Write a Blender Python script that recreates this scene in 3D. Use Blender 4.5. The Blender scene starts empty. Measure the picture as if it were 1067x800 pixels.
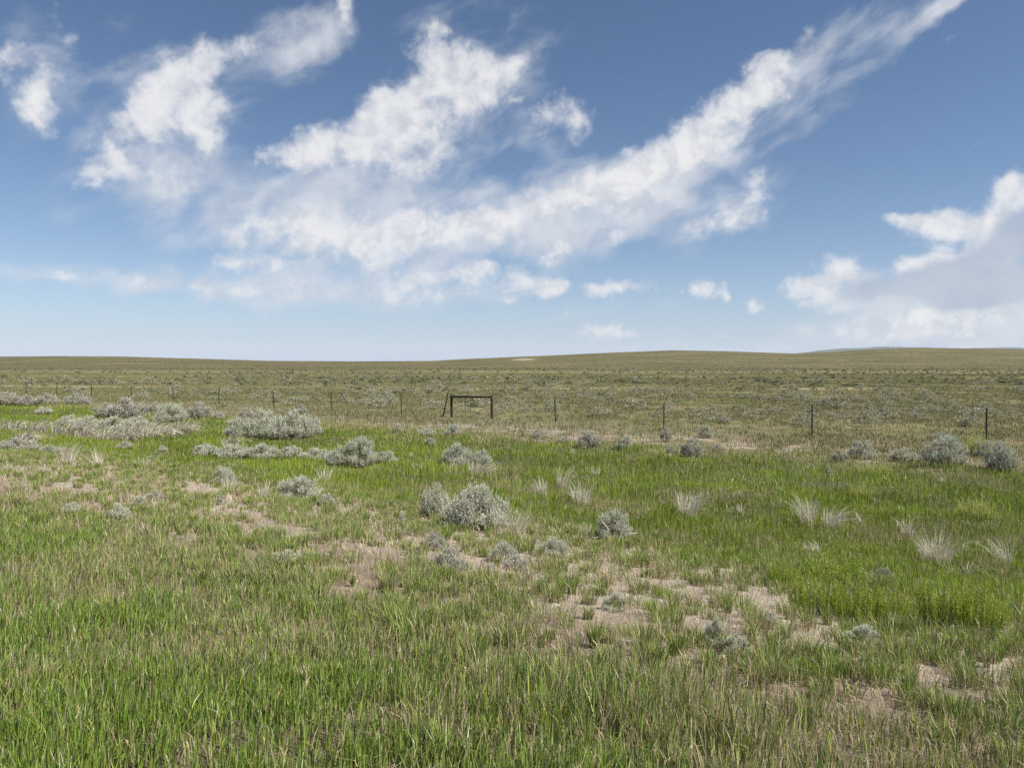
import bpy, math
import numpy as np
from mathutils import Vector

R = math.radians
scene = bpy.context.scene
C = scene.collection
rng = np.random.default_rng(11)

# ------------------------------------------------------------------ camera
FPX, CX, CY, HORIZON = 801.0, 533.5, 400.0, 378.0      # of the 1067 x 800 photograph
CAM_Z = 1.65
PITCH = math.atan((CY - HORIZON) / FPX)
cam_d = bpy.data.cameras.new('camera')
cam = bpy.data.objects.new('camera', cam_d)
C.objects.link(cam)
cam.location = (0, 0, CAM_Z)
cam.rotation_euler = (R(90) - PITCH, 0, 0)
cam_d.sensor_width = 36
cam_d.lens = 36 * FPX / 1067
cam_d.clip_start = 0.05
cam_d.clip_end = 60000
scene.camera = cam

# ------------------------------------------------------------------ sun, sky and exposure
SUN_AZ, SUN_EL = 114.0, 50.0          # degrees clockwise from the view direction (+Y), elevation
SUN_STRENGTH, SKY_STRENGTH = 5.0, 0.06
sun_d = bpy.data.lights.new('sun', 'SUN')
sun = bpy.data.objects.new('sun', sun_d)
C.objects.link(sun)
sun_d.energy = SUN_STRENGTH
sun_d.angle = R(0.53)
sun_d.color = (1.0, 0.955, 0.88)
sd = Vector((math.sin(R(SUN_AZ)) * math.cos(R(SUN_EL)), math.cos(R(SUN_AZ)) * math.cos(R(SUN_EL)), math.sin(R(SUN_EL))))
sun.rotation_euler = sd.to_track_quat('Z', 'Y').to_euler()
sun.location = (0, 0, 30)
scene.view_settings.view_transform = 'Standard'
scene.view_settings.look = 'None'
scene.view_settings.exposure = 0.77
scene.view_settings.gamma = 1.0
scene.view_settings.use_curve_mapping = False
scene.render.engine = 'CYCLES'
scene.cycles.use_denoising = False
scene.cycles.max_bounces = 5
scene.cycles.diffuse_bounces = 3
scene.cycles.glossy_bounces = 2
scene.cycles.transmission_bounces = 3
scene.cycles.volume_bounces = 0
scene.cycles.transparent_max_bounces = 8


def px_dir(x, y):
    """direction (not normalised) through a pixel of the photograph"""
    cx, cy = (x - CX) / FPX, (CY - y) / FPX
    c, s = math.cos(PITCH), math.sin(PITCH)
    return (cx, c + cy * s, cy * c - s)


class NT:
    """small helper to write node trees"""
    def __init__(self, tree):
        self.t = tree

    def n(self, typ, **kw):
        nd = self.t.nodes.new(typ)
        for k, v in kw.items():
            setattr(nd, k, v)
        return nd

    def put(self, sock, v):
        if v is None:
            return
        if isinstance(v, bpy.types.NodeSocket):
            self.t.links.new(v, sock)
        else:
            sock.default_value = v

    def m(self, op, a, b=None, c=None, clamp=False):
        nd = self.n('ShaderNodeMath', operation=op, use_clamp=clamp)
        self.put(nd.inputs[0], a); self.put(nd.inputs[1], b); self.put(nd.inputs[2], c)
        return nd.outputs[0]

    def v(self, op, a, b=None):
        nd = self.n('ShaderNodeVectorMath', operation=op)
        self.put(nd.inputs[0], a); self.put(nd.inputs[1], b)
        return nd.outputs[0]

    def noise(self, vec, scale, detail=3, rough=0.55, dist=0.0, dims='3D', col=False):
        nd = self.n('ShaderNodeTexNoise', noise_dimensions=dims)
        self.put(nd.inputs['Vector'], vec)
        nd.inputs['Scale'].default_value = scale
        nd.inputs['Detail'].default_value = detail
        nd.inputs['Roughness'].default_value = rough
        nd.inputs['Distortion'].default_value = dist
        return nd.outputs['Color' if col else 'Fac']

    def ss(self, x, a, b, lo=0.0, hi=1.0):
        nd = self.n('ShaderNodeMapRange', interpolation_type='SMOOTHSTEP')
        self.put(nd.inputs['Value'], x)
        self.put(nd.inputs['From Min'], a); self.put(nd.inputs['From Max'], b)
        self.put(nd.inputs['To Min'], lo); self.put(nd.inputs['To Max'], hi)
        return nd.outputs['Result']

    def mix(self, f, a, b):
        nd = self.n('ShaderNodeMix', data_type='RGBA')
        self.put(nd.inputs[0], f); self.put(nd.inputs[6], a); self.put(nd.inputs[7], b)
        return nd.outputs[2]

    def ramp(self, f, stops, interp='LINEAR'):
        nd = self.n('ShaderNodeValToRGB')
        cr = nd.color_ramp
        cr.interpolation = interp
        while len(cr.elements) > 1:
            cr.elements.remove(cr.elements[-1])
        cr.elements[0].position = stops[0][0]
        cr.elements[0].color = (*stops[0][1], 1)
        for p, c in stops[1:]:
            e = cr.elements.new(p)
            e.color = (*c, 1)
        self.put(nd.inputs[0], f)
        return nd.outputs[0]


# the sky: Nishita with clouds laid out by azimuth and elevation
world = bpy.data.worlds.new('World')
scene.world = world
world.use_nodes = True
wt = world.node_tree
wt.nodes.clear()
W = NT(wt)
sky = W.n('ShaderNodeTexSky', sky_type='NISHITA')
sky.sun_disc = False
sky.sun_elevation = R(SUN_EL)
sky.sun_rotation = R(SUN_AZ)
sky.altitude = 2000
sky.air_density = 1.0
sky.dust_density = 0.1
sky.ozone_density = 1.3
tc = W.n('ShaderNodeTexCoord')
sep = W.n('ShaderNodeSeparateXYZ')
wt.links.new(tc.outputs['Generated'], sep.inputs[0])
az = W.m('ARCTAN2', sep.outputs[0], sep.outputs[1])
el = W.m('ARCSINE', sep.outputs[2])
comb = W.n('ShaderNodeCombineXYZ')
W.put(comb.inputs[0], az); W.put(comb.inputs[1], el)
P = comb.outputs[0]


def stretch(vec, rot, sx, sy):
    nd = W.n('ShaderNodeMapping', vector_type='TEXTURE')
    W.put(nd.inputs['Vector'], vec)
    nd.inputs['Rotation'].default_value = (0, 0, R(rot))
    nd.inputs['Scale'].default_value = (sx, sy, 1)
    return nd.outputs[0]


def blob_sum(blobs):
    acc = None
    for (x, y, rx, ry, rot, amp) in blobs:
        dx, dy, dz = px_dir(x, y)
        ln = math.sqrt(dx * dx + dy * dy + dz * dz)
        a, e = math.atan2(dx, dy), math.asin(dz / ln)
        nd = W.n('ShaderNodeMapping', vector_type='TEXTURE')
        W.put(nd.inputs['Vector'], PW)
        nd.inputs['Location'].default_value = (a, e, 0)
        nd.inputs['Rotation'].default_value = (0, 0, R(rot))
        kx = math.cos(a) ** 2 / FPX
        ky = math.cos(a) * math.cos(e) ** 2 / FPX * 1.0
        nd.inputs['Scale'].default_value = (rx * kx * 1.25, ry * ky * 1.25, 1)
        g = W.n('ShaderNodeTexGradient', gradient_type='SPHERICAL')
        wt.links.new(nd.outputs[0], g.inputs[0])
        acc = W.m('MULTIPLY', g.outputs['Fac'], amp) if acc is None else W.m('MULTIPLY_ADD', g.outputs['Fac'], amp, acc)
    return acc


# domain warp shared by all cloud shapes
wn = W.noise(P, 9.0, 4, 0.55, col=True)
warp = W.v('MULTIPLY', W.v('SUBTRACT', wn, (0.5, 0.5, 0.5)), (0.075, 0.06, 0.0))
PW = W.v('ADD', P, warp)

PUFFS = [  # x, y, rx, ry, rotation, amount  (pixels of the photograph)
    (28, 80, 36, 34, 0, 1.0), (36, 112, 20, 28, 10, .8), (8, 42, 18, 20, 0, .7), (52, 70, 20, 18, 0, .5), (62, 8, 14, 16, 0, .4),
    (160, 92, 32, 20, 30, .9), (195, 70, 40, 26, 20, .9), (190, 108, 46, 38, 20, 1.0), (212, 140, 30, 34, 0, .8),
    (150, 120, 30, 26, 0, .6), (240, 58, 30, 22, 20, .8), (268, 46, 30, 20, 20, .6), (358, 14, 16, 30, 10, .9),
    (102, 184, 40, 22, 15, 1.0), (130, 160, 44, 32, 20, .8), (125, 125, 34, 24, 20, .6), (165, 185, 40, 26, 10, .5), (350, 152, 60, 30, 15, 1.0), (310, 152, 40, 22, 15, .9),
    (280, 155, 14, 10, 0, .5), (400, 118, 62, 36, 20, 1.0), (450, 50, 28, 40, 0, .9), (475, 85, 56, 42, 20, .9),
    (456, 20, 16, 14, 0, .7), (430, 145, 66, 40, 20, .9), (505, 80, 40, 30, 20, .7), (535, 98, 16, 6, 5, .6),
    (545, 65, 24, 18, 10, .5), (300, 238, 70, 28, 5, .7), (235, 245, 30, 26, 0, .6), (380, 250, 100, 36, 8, .8),
    (480, 235, 90, 28, 12, .8), (560, 212, 80, 22, 18, .7), (612, 196, 50, 18, 25, .5),
    (587, 120, 30, 30, 0, 1.1), (700, 150, 46, 26, 32, 1.0), (668, 168, 30, 22, 30, .8), (745, 128, 56, 32, 28, 1.0),
    (785, 88, 46, 30, 20, 1.0), (800, 70, 24, 20, 20, .8), (838, 45, 18, 14, 20, .5), (645, 190, 40, 22, 30, .7),
    (720, 165, 56, 26, 25, .6), (590, 262, 44, 18, 12, .8), (640, 234, 30, 26, 20, .5), (675, 210, 26, 30, 20, .4),
    (752, 238, 44, 18, 15, .8), (780, 204, 34, 20, 40, .7), (1000, 36, 22, 9, 10, .45),
    (985, 232, 60, 18, -6, 1.2), (1000, 246, 50, 16, 5, 1.0), (955, 230, 34, 12, -10, .9), (1058, 186, 24, 16, -10, .9),
    (1060, 200, 26, 20, 0, .8), (1052, 232, 40, 34, 20, 1.2), (1035, 255, 36, 24, 20, 1.1), (945, 282, 24, 14, 10, 1.0),
    (972, 276, 30, 16, 15, 1.0), (1005, 285, 60, 26, 10, .9), (1050, 290, 60, 36, 0, .9),
    (868, 295, 50, 24, 10, 1.1), (880, 284, 22, 16, 0, .8), (840, 302, 28, 12, 0, .8), (848, 276, 7, 7, 0, .5),
    (480, 290, 60, 14, 5, .9), (420, 292, 50, 12, 0, .6), (655, 303, 40, 12, 0, .6), (505, 282, 14, 9, 0, .6), (545, 300, 40, 13, 0, .9), (575, 301, 22, 10, 0, .8),
    (588, 300, 10, 10, 0, .6), (638, 302, 30, 8, 0, .7), (612, 300, 12, 8, 0, .5), (626, 342, 44, 11, 0, .9),
    (620, 338, 12, 6, 0, .5), (731, 300, 14, 13, 0, 1.0), (753, 304, 9, 9, 0, .7), (708, 302, 5, 7, 0, .4),
    (783, 313, 14, 8, 0, .8), (754, 344, 16, 5, 0, .5), (248, 272, 40, 12, -5, 1.0), (305, 297, 10, 7, 0, .6),
    (90, 284, 34, 8, 5, .35), (1020, 147, 8, 4, 0, .35), (542, 348, 18, 5, 0, .4), (970, 340, 60, 12, 0, .6),
    (900, 345, 60, 10, 0, .6), (80, 36, 20, 8, 25, .3), (970, 352, 90, 8, 0, .7), (1030, 330, 60, 10, 0, .7), (930, 312, 50, 9, 0, .5),
    (60, 288, 40, 7, 0, .35), (140, 287, 50, 8, 4, .45), (200, 297, 60, 7, 0, .35), (260, 300, 40, 7, 0, .3), (350, 305, 60, 7, 0, .3),
    (420, 308, 60, 8, 0, .5), (500, 312, 80, 7, 0, .4), (700, 345, 60, 5, 0, .3),
]
VEILS = [
    (300, 50, 80, 36, 20, .8), (340, 32, 50, 30, 25, .6), (190, 135, 100, 75, 15, .6), (150, 200, 100, 54, 10, .7),
    (250, 215, 110, 50, 5, .4), (420, 175, 140, 60, 18, .7), (330, 200, 110, 50, 10, .5), (400, 250, 190, 46, 6, .9),
    (540, 225, 150, 40, 16, .9), (520, 110, 60, 50, 25, .5), (640, 205, 110, 46, 25, .8), (700, 200, 70, 46, 30, .7),
    (790, 130, 100, 44, 28, .8), (860, 55, 110, 26, 22, .7), (945, 30, 80, 20, 30, .75), (985, 8, 60, 16, 30, .8),
    (760, 222, 70, 30, 30, .75), (620, 255, 80, 24, 18, .6), (575, 160, 40, 50, 50, .4), (50, 90, 56, 70, 0, .6),
    (180, 290, 180, 20, 0, .62), (90, 290, 110, 14, 0, .38), (420, 298, 180, 22, 2, .65), (330, 310, 220, 18, 0, .5), (600, 318, 160, 16, 0, .35),
    (970, 322, 170, 40, 0, 1.2), (1040, 310, 100, 60, 0, 1.3), (960, 348, 180, 20, 0, 1.1), (900, 296, 60, 18, 0, .5),
    (640, 350, 120, 10, 0, .3), (540, 60, 60, 40, 20, .4), (470, 30, 60, 50, 0, .4), (30, 50, 60, 60, 0, .3),
    (530, 10, 40, 14, 0, .2), (700, 362, 160, 6, 0, .4), (130, 20, 60, 14, 20, .25), (160, 60, 80, 30, 20, .3),
    (1035, 150, 40, 20, 0, .15), (900, 110, 90, 14, 28, .15), (1010, 190, 60, 30, 10, .2),
]
def billow(vec, scale, detail=2.0):
    nd = W.n('ShaderNodeTexVoronoi', voronoi_dimensions='2D', feature='SMOOTH_F1')
    W.put(nd.inputs['Vector'], vec)
    nd.inputs['Scale'].default_value = scale
    nd.inputs['Detail'].default_value = detail
    nd.inputs['Roughness'].default_value = 0.55
    nd.inputs['Smoothness'].default_value = 1.0
    return W.m('SUBTRACT', 1.0, nd.outputs['Distance'])


PS = W.v('ADD', P, W.v('MULTIPLY', W.v('SUBTRACT', W.noise(P, 6.0, 3, 0.5, col=True), (0.5, 0.5, 0.5)), (0.07, 0.06, 0.0)))
n_puff = W.noise(P, 26.0, 6, 0.6, 0.3)
PB = W.v('ADD', P, W.v('MULTIPLY', W.v('SUBTRACT', W.noise(P, 30.0, 4, 0.6, col=True), (0.5, 0.5, 0.5)), (0.06, 0.06, 0.0)))
b0 = billow(PB, 34.0)
n_lit = W.noise(W.v('ADD', P, (0.012, 0.016, 0.0)), 26.0, 4, 0.55, 0.3)          # the same billows a little nearer the sun
n_soft = W.noise(stretch(PS, 26, 0.20, 0.095), 2.6, 5, 0.52, 0.25)
n_fine = W.noise(stretch(PS, 30, 0.055, 0.033), 2.0, 4, 0.55, 0.2)
n_lump = W.noise(P, 11.0, 3, 0.5)
puff_raw = blob_sum(PUFFS)
veil_raw = blob_sum(VEILS)
edge = W.m('MULTIPLY', W.m('SUBTRACT', n_puff, 0.5), 2.0)
edge = W.m('MULTIPLY_ADD', W.m('SUBTRACT', n_lump, 0.5), 1.6, edge)
edge = W.m('MULTIPLY_ADD', W.m('SUBTRACT', b0, 0.52), 0.45, edge)
edge = W.m('MULTIPLY_ADD', W.m('SUBTRACT', n_fine, 0.5), 0.5, edge)
puff_d = W.m('MULTIPLY_ADD', puff_raw, 1.15, edge)
puff = W.m('ADD', W.m('MULTIPLY', W.ss(puff_d, 0.02, 0.95), 0.55), W.m('MULTIPLY', W.ss(puff_d, 0.2, 1.5), 0.45))
puff = W.m('MULTIPLY', puff, W.ss(puff_raw, 0.02, 0.22))
vedge = W.m('ADD', W.m('MULTIPLY', W.m('SUBTRACT', n_soft, 0.5), 1.6), W.m('MULTIPLY', W.m('SUBTRACT', n_fine, 0.5), 0.45))
veil = W.ss(W.m('ADD', W.m('MULTIPLY', veil_raw, 1.05), vedge), 0.10, 1.32)
veil = W.m('MULTIPLY', veil, W.ss(veil_raw, 0.0, 0.30))
veil = W.m('MULTIPLY', veil, 0.86)
# clouds over the rest of the sky, away from the view
rest = W.m('MULTIPLY', W.ss(W.noise(stretch(P, 25, 1.0, 0.6), 4.0, 6, 0.6), 0.52, 0.75), W.ss(W.m('ABSOLUTE', az), 0.66, 0.95))
rest = W.m('MULTIPLY', W.m('MULTIPLY', rest, W.ss(el, 0.05, 0.2)), 0.7)
cover = W.m('SUBTRACT', 1.0, W.m('MULTIPLY', W.m('SUBTRACT', 1.0, W.m('MULTIPLY', puff, 0.90)), W.m('MULTIPLY', W.m('SUBTRACT', 1.0, veil), W.m('SUBTRACT', 1.0, rest))))
# grey undersides
GREYS = [(1045, 275, 90, 40, 14, 1.5), (1000, 298, 120, 24, 4, 1.2), (1067, 245, 40, 36, 0, 1.0), (905, 304, 60, 12, 0, .7), (1040, 312, 90, 22, 0, .8),
         (330, 230, 120, 30, 5, .35), (440, 175, 110, 40, 15, .35), (180, 175, 90, 50, 0, .4)]
grey = W.ss(W.m('ADD', blob_sum(GREYS), W.m('MULTIPLY', W.m('SUBTRACT', n_lump, 0.5), 0.9)), 0.15, 1.0)
cloud_col = W.mix(puff, (0.66, 0.69, 0.74, 1), (0.82, 0.815, 0.82, 1))
cloud_col = W.mix(W.m('MULTIPLY', W.ss(W.m('SUBTRACT', n_lit, n_puff), -0.06, 0.16), 0.42), cloud_col, (0.53, 0.56, 0.63, 1))
cloud_col = W.mix(W.ss(n_puff, 0.35, 0.6, 0.25, 0.0), cloud_col, (0.55, 0.57, 0.64, 1))
cloud_col = W.mix(W.m('MULTIPLY', grey, 0.95), cloud_col, W.mix(W.ss(n_lump, 0.35, 0.62), (0.40, 0.46, 0.57, 1), (0.50, 0.545, 0.63, 1)))
CLOUD_GAIN = 0.63
cl = W.v('SCALE', cloud_col)
cl.node.inputs['Scale'].default_value = CLOUD_GAIN / SKY_STRENGTH
bg = W.n('ShaderNodeBackground')
bg.inputs['Strength'].default_value = SKY_STRENGTH
low = W.m('MULTIPLY', W.m('EXPONENT', W.m('MULTIPLY', W.m('MAXIMUM', el, 0.0), -13.0)), 0.85)
air = W.v('SCALE', (0.46, 0.51, 0.66))
air.node.inputs['Scale'].default_value = CLOUD_GAIN / SKY_STRENGTH
W.put(bg.inputs['Color'], W.mix(cover, W.mix(low, W.v('MULTIPLY', sky.outputs[0], (0.90, 0.97, 1.02)), air), cl))
wo = W.n('ShaderNodeOutputWorld')
wt.links.new(bg.outputs[0], wo.inputs[0])
world.cycles.sampling_method = 'NONE'


# ------------------------------------------------------------------ noise and terrain
def vnoise(x, y, seed=0):
    xi, yi = np.floor(x).astype(np.int64), np.floor(y).astype(np.int64)
    fx, fy = x - xi, y - yi
    fx, fy = fx * fx * (3 - 2 * fx), fy * fy * (3 - 2 * fy)

    def h(a, b):
        n = (a * 374761393 + b * 668265263 + seed * 974711) & 0x7fffffff
        n = ((n ^ (n >> 13)) * 1274126177) & 0x7fffffff
        return ((n ^ (n >> 16)) & 0xffff) / 65535.0
    return (h(xi, yi) * (1 - fx) + h(xi + 1, yi) * fx) * (1 - fy) + (h(xi, yi + 1) * (1 - fx) + h(xi + 1, yi + 1) * fx) * fy


def fbm(x, y, seed=0, oct=4):
    s, a, t = 0, 1.0, 0
    for o in range(oct):
        s = s + a * vnoise(x * 2 ** o + 17.3 * o, y * 2 ** o - 9.1 * o, seed + o)
        t += a
        a *= 0.5
    return s / t


NX, NY = 0.59, 0.807            # unit normal of the road, the ditch and the fence
_q = np.linspace(-80, 400, 9601)
_z = np.interp(_q, [-80, 2.2, 5, 8, 10, 12, 15, 18, 21, 24, 27, 33, 60, 300, 400],
               [0.0, 0.0, -.20, -.65, -.95, -1.22, -1.45, -1.50, -1.45, -1.27, -1.22, -1.38, -1.5, -1.7, -1.7])
_k = np.exp(-np.linspace(-2, 2, 41) ** 2)
_k /= _k.sum()
_z[20:-20] = np.convolve(_z, _k, 'valid')

RIDGE_X = [-900, -300, 0, 60, 130, 200, 280, 360, 450, 480, 560, 640, 700, 760, 830, 870, 900, 950, 1010, 1067, 1300, 1900]
RIDGE_Y = [372, 370, 371.5, 371, 371.5, 373.5, 376, 376.5, 376, 374.3, 371, 367.3, 365, 366, 368.5, 366.5, 364.5, 362.5, 363, 364, 362, 368]
_dd = np.linspace(460, 1500, 500)
_t = np.clip((_dd - 450) / 950, 0, 1)
FM = ((_t * _t * (3 - 2 * _t)) / _dd).max()


def qof(x, y):
    return NX * x + NY * y


def ground_z(x, y):
    x, y = np.asarray(x, float), np.asarray(y, float)
    q = qof(x, y)
    z = np.interp(q, _q, _z)
    near = np.clip((120 - np.abs(y)) / 60, 0, 1)
    z = z + near * 0.11 * (fbm(x / 2.3, y / 2.3, 3, 2) - 0.5) * np.clip((q - 1.0) / 4, 0, 1)
    z = z + near * 0.34 * (fbm(x / 1.5, y / 1.5, 13, 2) - 0.5) * np.clip((q - 9) / 3, 0, 1) * np.clip((26 - q) / 4, 0, 1)
    z = z + 0.25 * (fbm(x / 16, y / 16, 5, 2) - 0.5) * np.clip((y - 34) / 40, 0, 1)
    ys = np.maximum(y, 60)
    px = CX + FPX * x / ys
    ry = np.interp(px, RIDGE_X, RIDGE_Y)
    amp = (HORIZON - ry + 1.7) / FPX / FM
    t = np.clip((y - 450) / 950, 0, 1)
    s = t * t * (3 - 2 * t)
    back = np.clip((y - 1450) / 2500, 0, 1)
    z = z + amp * s * (1 - 0.9 * back * back * (3 - 2 * back))
    z = z + 1.6 * (fbm(x / 190, y / 190, 8, 3) - 0.5) * np.clip((y - 350) / 500, 0, 1)
    return z


for _ in range(4):              # make the skyline stand at the heights listed above
    yy_ = np.linspace(500, 1800, 260)
    got = []
    for px_ in RIDGE_X:
        xx_ = (px_ - CX) / FPX * yy_
        got.append(HORIZON - FPX * ((ground_z(xx_, yy_) - CAM_Z) / yy_).max())
    if _ == 0:
        RIDGE_T = list(RIDGE_Y)
    RIDGE_Y = [a + (t - g_) for a, t, g_ in zip(RIDGE_Y, RIDGE_T, got)]


def at(x, y):
    """the ground point seen at a pixel of the photograph"""
    d = px_dir(x, y)
    lo = np.geomspace(1.5, 1500, 4000)
    f = CAM_Z + d[2] / d[1] * lo - ground_z(d[0] / d[1] * lo, lo)
    i = int(np.argmax(f < 0))
    yy = lo[i - 1] + (lo[i] - lo[i - 1]) * f[i - 1] / (f[i - 1] - f[i])
    xx = d[0] / d[1] * yy
    return xx, yy, float(ground_z(xx, yy))


# ------------------------------------------------------------------ mesh and object helpers
def raw_mesh(name, verts, loops, starts, totals, mat=None, col=None, smooth=False):
    me = bpy.data.meshes.new(name)
    me.vertices.add(len(verts))
    me.vertices.foreach_set('co', np.ascontiguousarray(verts, dtype=np.float32).ravel())
    me.loops.add(len(loops))
    me.loops.foreach_set('vertex_index', np.ascontiguousarray(loops, dtype=np.int32))
    me.polygons.add(len(starts))
    me.polygons.foreach_set('loop_start', np.ascontiguousarray(starts, dtype=np.int32))
    me.polygons.foreach_set('loop_total', np.ascontiguousarray(totals, dtype=np.int32))
    if col is not None:
        at_ = me.color_attributes.new('Col', 'FLOAT_COLOR', 'POINT')
        c4 = np.ones((len(verts), 4), np.float32)
        c4[:, :3] = col
        at_.data.foreach_set('color', c4.ravel())
    me.update(calc_edges=True)
    me.polygons.foreach_set('use_smooth', np.full(len(starts), smooth))
    if mat is not None:
        me.materials.append(mat)
    return me


def quads_mesh(name, verts, faces, mat, col=None, smooth=False):
    faces = np.asarray(faces)
    k = faces.shape[1]
    return raw_mesh(name, verts, faces.ravel(), np.arange(len(faces)) * k, np.full(len(faces), k), mat, col, smooth)


def link(name, data, parent=None, loc=None, label=None, cat=None, group=None, kind=None):
    o = bpy.data.objects.new(name, data)
    C.objects.link(o)
    if parent is not None:
        o.parent = parent
    if loc is not None:
        o.location = loc
    if label: o['label'] = label
    if cat: o['category'] = cat
    if group: o['group'] = group
    if kind: o['kind'] = kind
    return o


class Geo:
    """collects tubes of varying radius into one mesh"""
    def __init__(self):
        self.v, self.f = [], []

    def tube(self, pts, radii, sides=8, cap=True):
        pts = [Vector(p) for p in pts]
        b = len(self.v)
        for i, p in enumerate(pts):
            d = (pts[min(i + 1, len(pts) - 1)] - pts[max(i - 1, 0)]).normalized()
            u = d.cross(Vector((0.31, 0.77, 0.55)))
            if u.length < 1e-3:
                u = d.cross(Vector((1, 0, 0)))
            u.normalize()
            w = d.cross(u)
            for k in range(sides):
                a = 2 * math.pi * k / sides
                self.v.append(p + (u * math.cos(a) + w * math.sin(a)) * radii[i])
        for i in range(len(pts) - 1):
            for k in range(sides):
                k2 = (k + 1) % sides
                self.f.append((b + i * sides + k, b + i * sides + k2, b + (i + 1) * sides + k2, b + (i + 1) * sides + k))
        if cap:
            self.f.append(tuple(b + k for k in reversed(range(sides))))
            self.f.append(tuple(b + (len(pts) - 1) * sides + k for k in range(sides)))
        return self

    def box(self, c, sx, sy, sz):
        b = len(self.v)
        for dz in (-1, 1):
            for dx, dy in ((-1, -1), (1, -1), (1, 1), (-1, 1)):
                self.v.append(Vector((c[0] + dx * sx / 2, c[1] + dy * sy / 2, c[2] + dz * sz / 2)))
        for f in ((3, 2, 1, 0), (4, 5, 6, 7), (0, 1, 5, 4), (1, 2, 6, 5), (2, 3, 7, 6), (3, 0, 4, 7)):
            self.f.append(tuple(b + i for i in f))
        return self

    def mesh(self, name, mat, smooth=True):
        me = bpy.data.meshes.new(name)
        me.from_pydata([tuple(v) for v in self.v], [], self.f)
        me.polygons.foreach_set('use_smooth', [smooth and len(p.vertices) == 4 for p in me.polygons])
        me.materials.append(mat)
        me.update()
        return me


# ------------------------------------------------------------------ materials
def new_mat(name):
    m = bpy.data.materials.new(name)
    m.use_nodes = True
    m.node_tree.nodes.clear()
    return m, NT(m.node_tree)


def leaf_material(name, translucent=0.3, gloss=0.0, rough=0.5):
    m, N = new_mat(name)
    a = N.n('ShaderNodeVertexColor', layer_name='Col')
    d = N.n('ShaderNodeBsdfDiffuse')
    N.put(d.inputs['Color'], a.outputs['Color'])
    t = N.n('ShaderNodeBsdfTranslucent')
    N.put(t.inputs['Color'], a.outputs['Color'])
    mx = N.n('ShaderNodeMixShader')
    mx.inputs[0].default_value = translucent
    N.put(mx.inputs[1], d.outputs[0]); N.put(mx.inputs[2], t.outputs[0])
    out = mx.outputs[0]
    if gloss > 0:
        g = N.n('ShaderNodeBsdfGlossy')
        g.inputs['Roughness'].default_value = rough
        g.inputs['Color'].default_value = (1, 1, 1, 1)
        m2 = N.n('ShaderNodeMixShader')
        m2.inputs[0].default_value = gloss
        N.put(m2.inputs[1], out); N.put(m2.inputs[2], g.outputs[0])
        out = m2.outputs[0]
    o = N.n('ShaderNodeOutputMaterial')
    N.put(o.inputs[0], out)
    return m


def simple_mat(name, c0, c1, scale, rough=0.8, stretch_z=1.0, metallic=0.0, bump=0.3):
    m, N = new_mat(name)
    tcn = N.n('ShaderNodeTexCoord')
    mp = N.n('ShaderNodeMapping')
    mp.inputs['Scale'].default_value = (1, 1, stretch_z)
    N.put(mp.inputs[0], tcn.outputs['Object'])
    nz = N.noise(mp.outputs[0], scale, 5, 0.65)
    p = N.n('ShaderNodeBsdfPrincipled')
    N.put(p.inputs['Base Color'], N.ramp(nz, [(0.3, c0), (0.7, c1)]))
    p.inputs['Roughness'].default_value = rough
    p.inputs['Metallic'].default_value = metallic
    b = N.n('ShaderNodeBump')
    b.inputs['Strength'].default_value = bump
    b.inputs['Distance'].default_value = 0.01
    N.put(b.inputs['Height'], nz)
    N.put(p.inputs['Normal'], b.outputs[0])
    o = N.n('ShaderNodeOutputMaterial')
    N.put(o.inputs[0], p.outputs[0])
    return m


M_GRASS = leaf_material('grass_blade', 0.22, 0.035, 0.42)
M_DRY = leaf_material('dry_grass_blade', 0.25, 0.02, 0.5)
M_SAGE = leaf_material('sage_leaf', 0.12, 0.0)
M_FORB = leaf_material('green_leaf', 0.5, 0.02, 0.5)
M_BARK = simple_mat('sage_bark', (0.16, 0.135, 0.11), (0.34, 0.29, 0.24), 30, 0.95, 0.3)
M_STEM = simple_mat('green_stem', (0.10, 0.13, 0.04), (0.20, 0.22, 0.08), 20, 0.9)
M_DEAD = simple_mat('dead_branch', (0.42, 0.39, 0.34), (0.58, 0.54, 0.47), 25, 0.9, 0.3)
M_WOOD = simple_mat('weathered_wood', (0.018, 0.012, 0.010), (0.065, 0.036, 0.027), 18, 0.9, 0.15)
M_WOOD2 = simple_mat('grey_stick', (0.03, 0.027, 0.024), (0.075, 0.066, 0.057), 25, 0.9, 0.15)
M_STEEL = simple_mat('rusted_steel', (0.025, 0.025, 0.021), (0.06, 0.052, 0.043), 20, 0.7, 0.4, 0.3)
M_WIRE = simple_mat('galvanised_wire', (0.20, 0.19, 0.18), (0.33, 0.31, 0.28), 8, 0.5, 1.0, 0.6, 0.0)
M_STONE = simple_mat('pebble', (0.22, 0.18, 0.15), (0.45, 0.40, 0.35), 6, 0.9)


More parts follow.
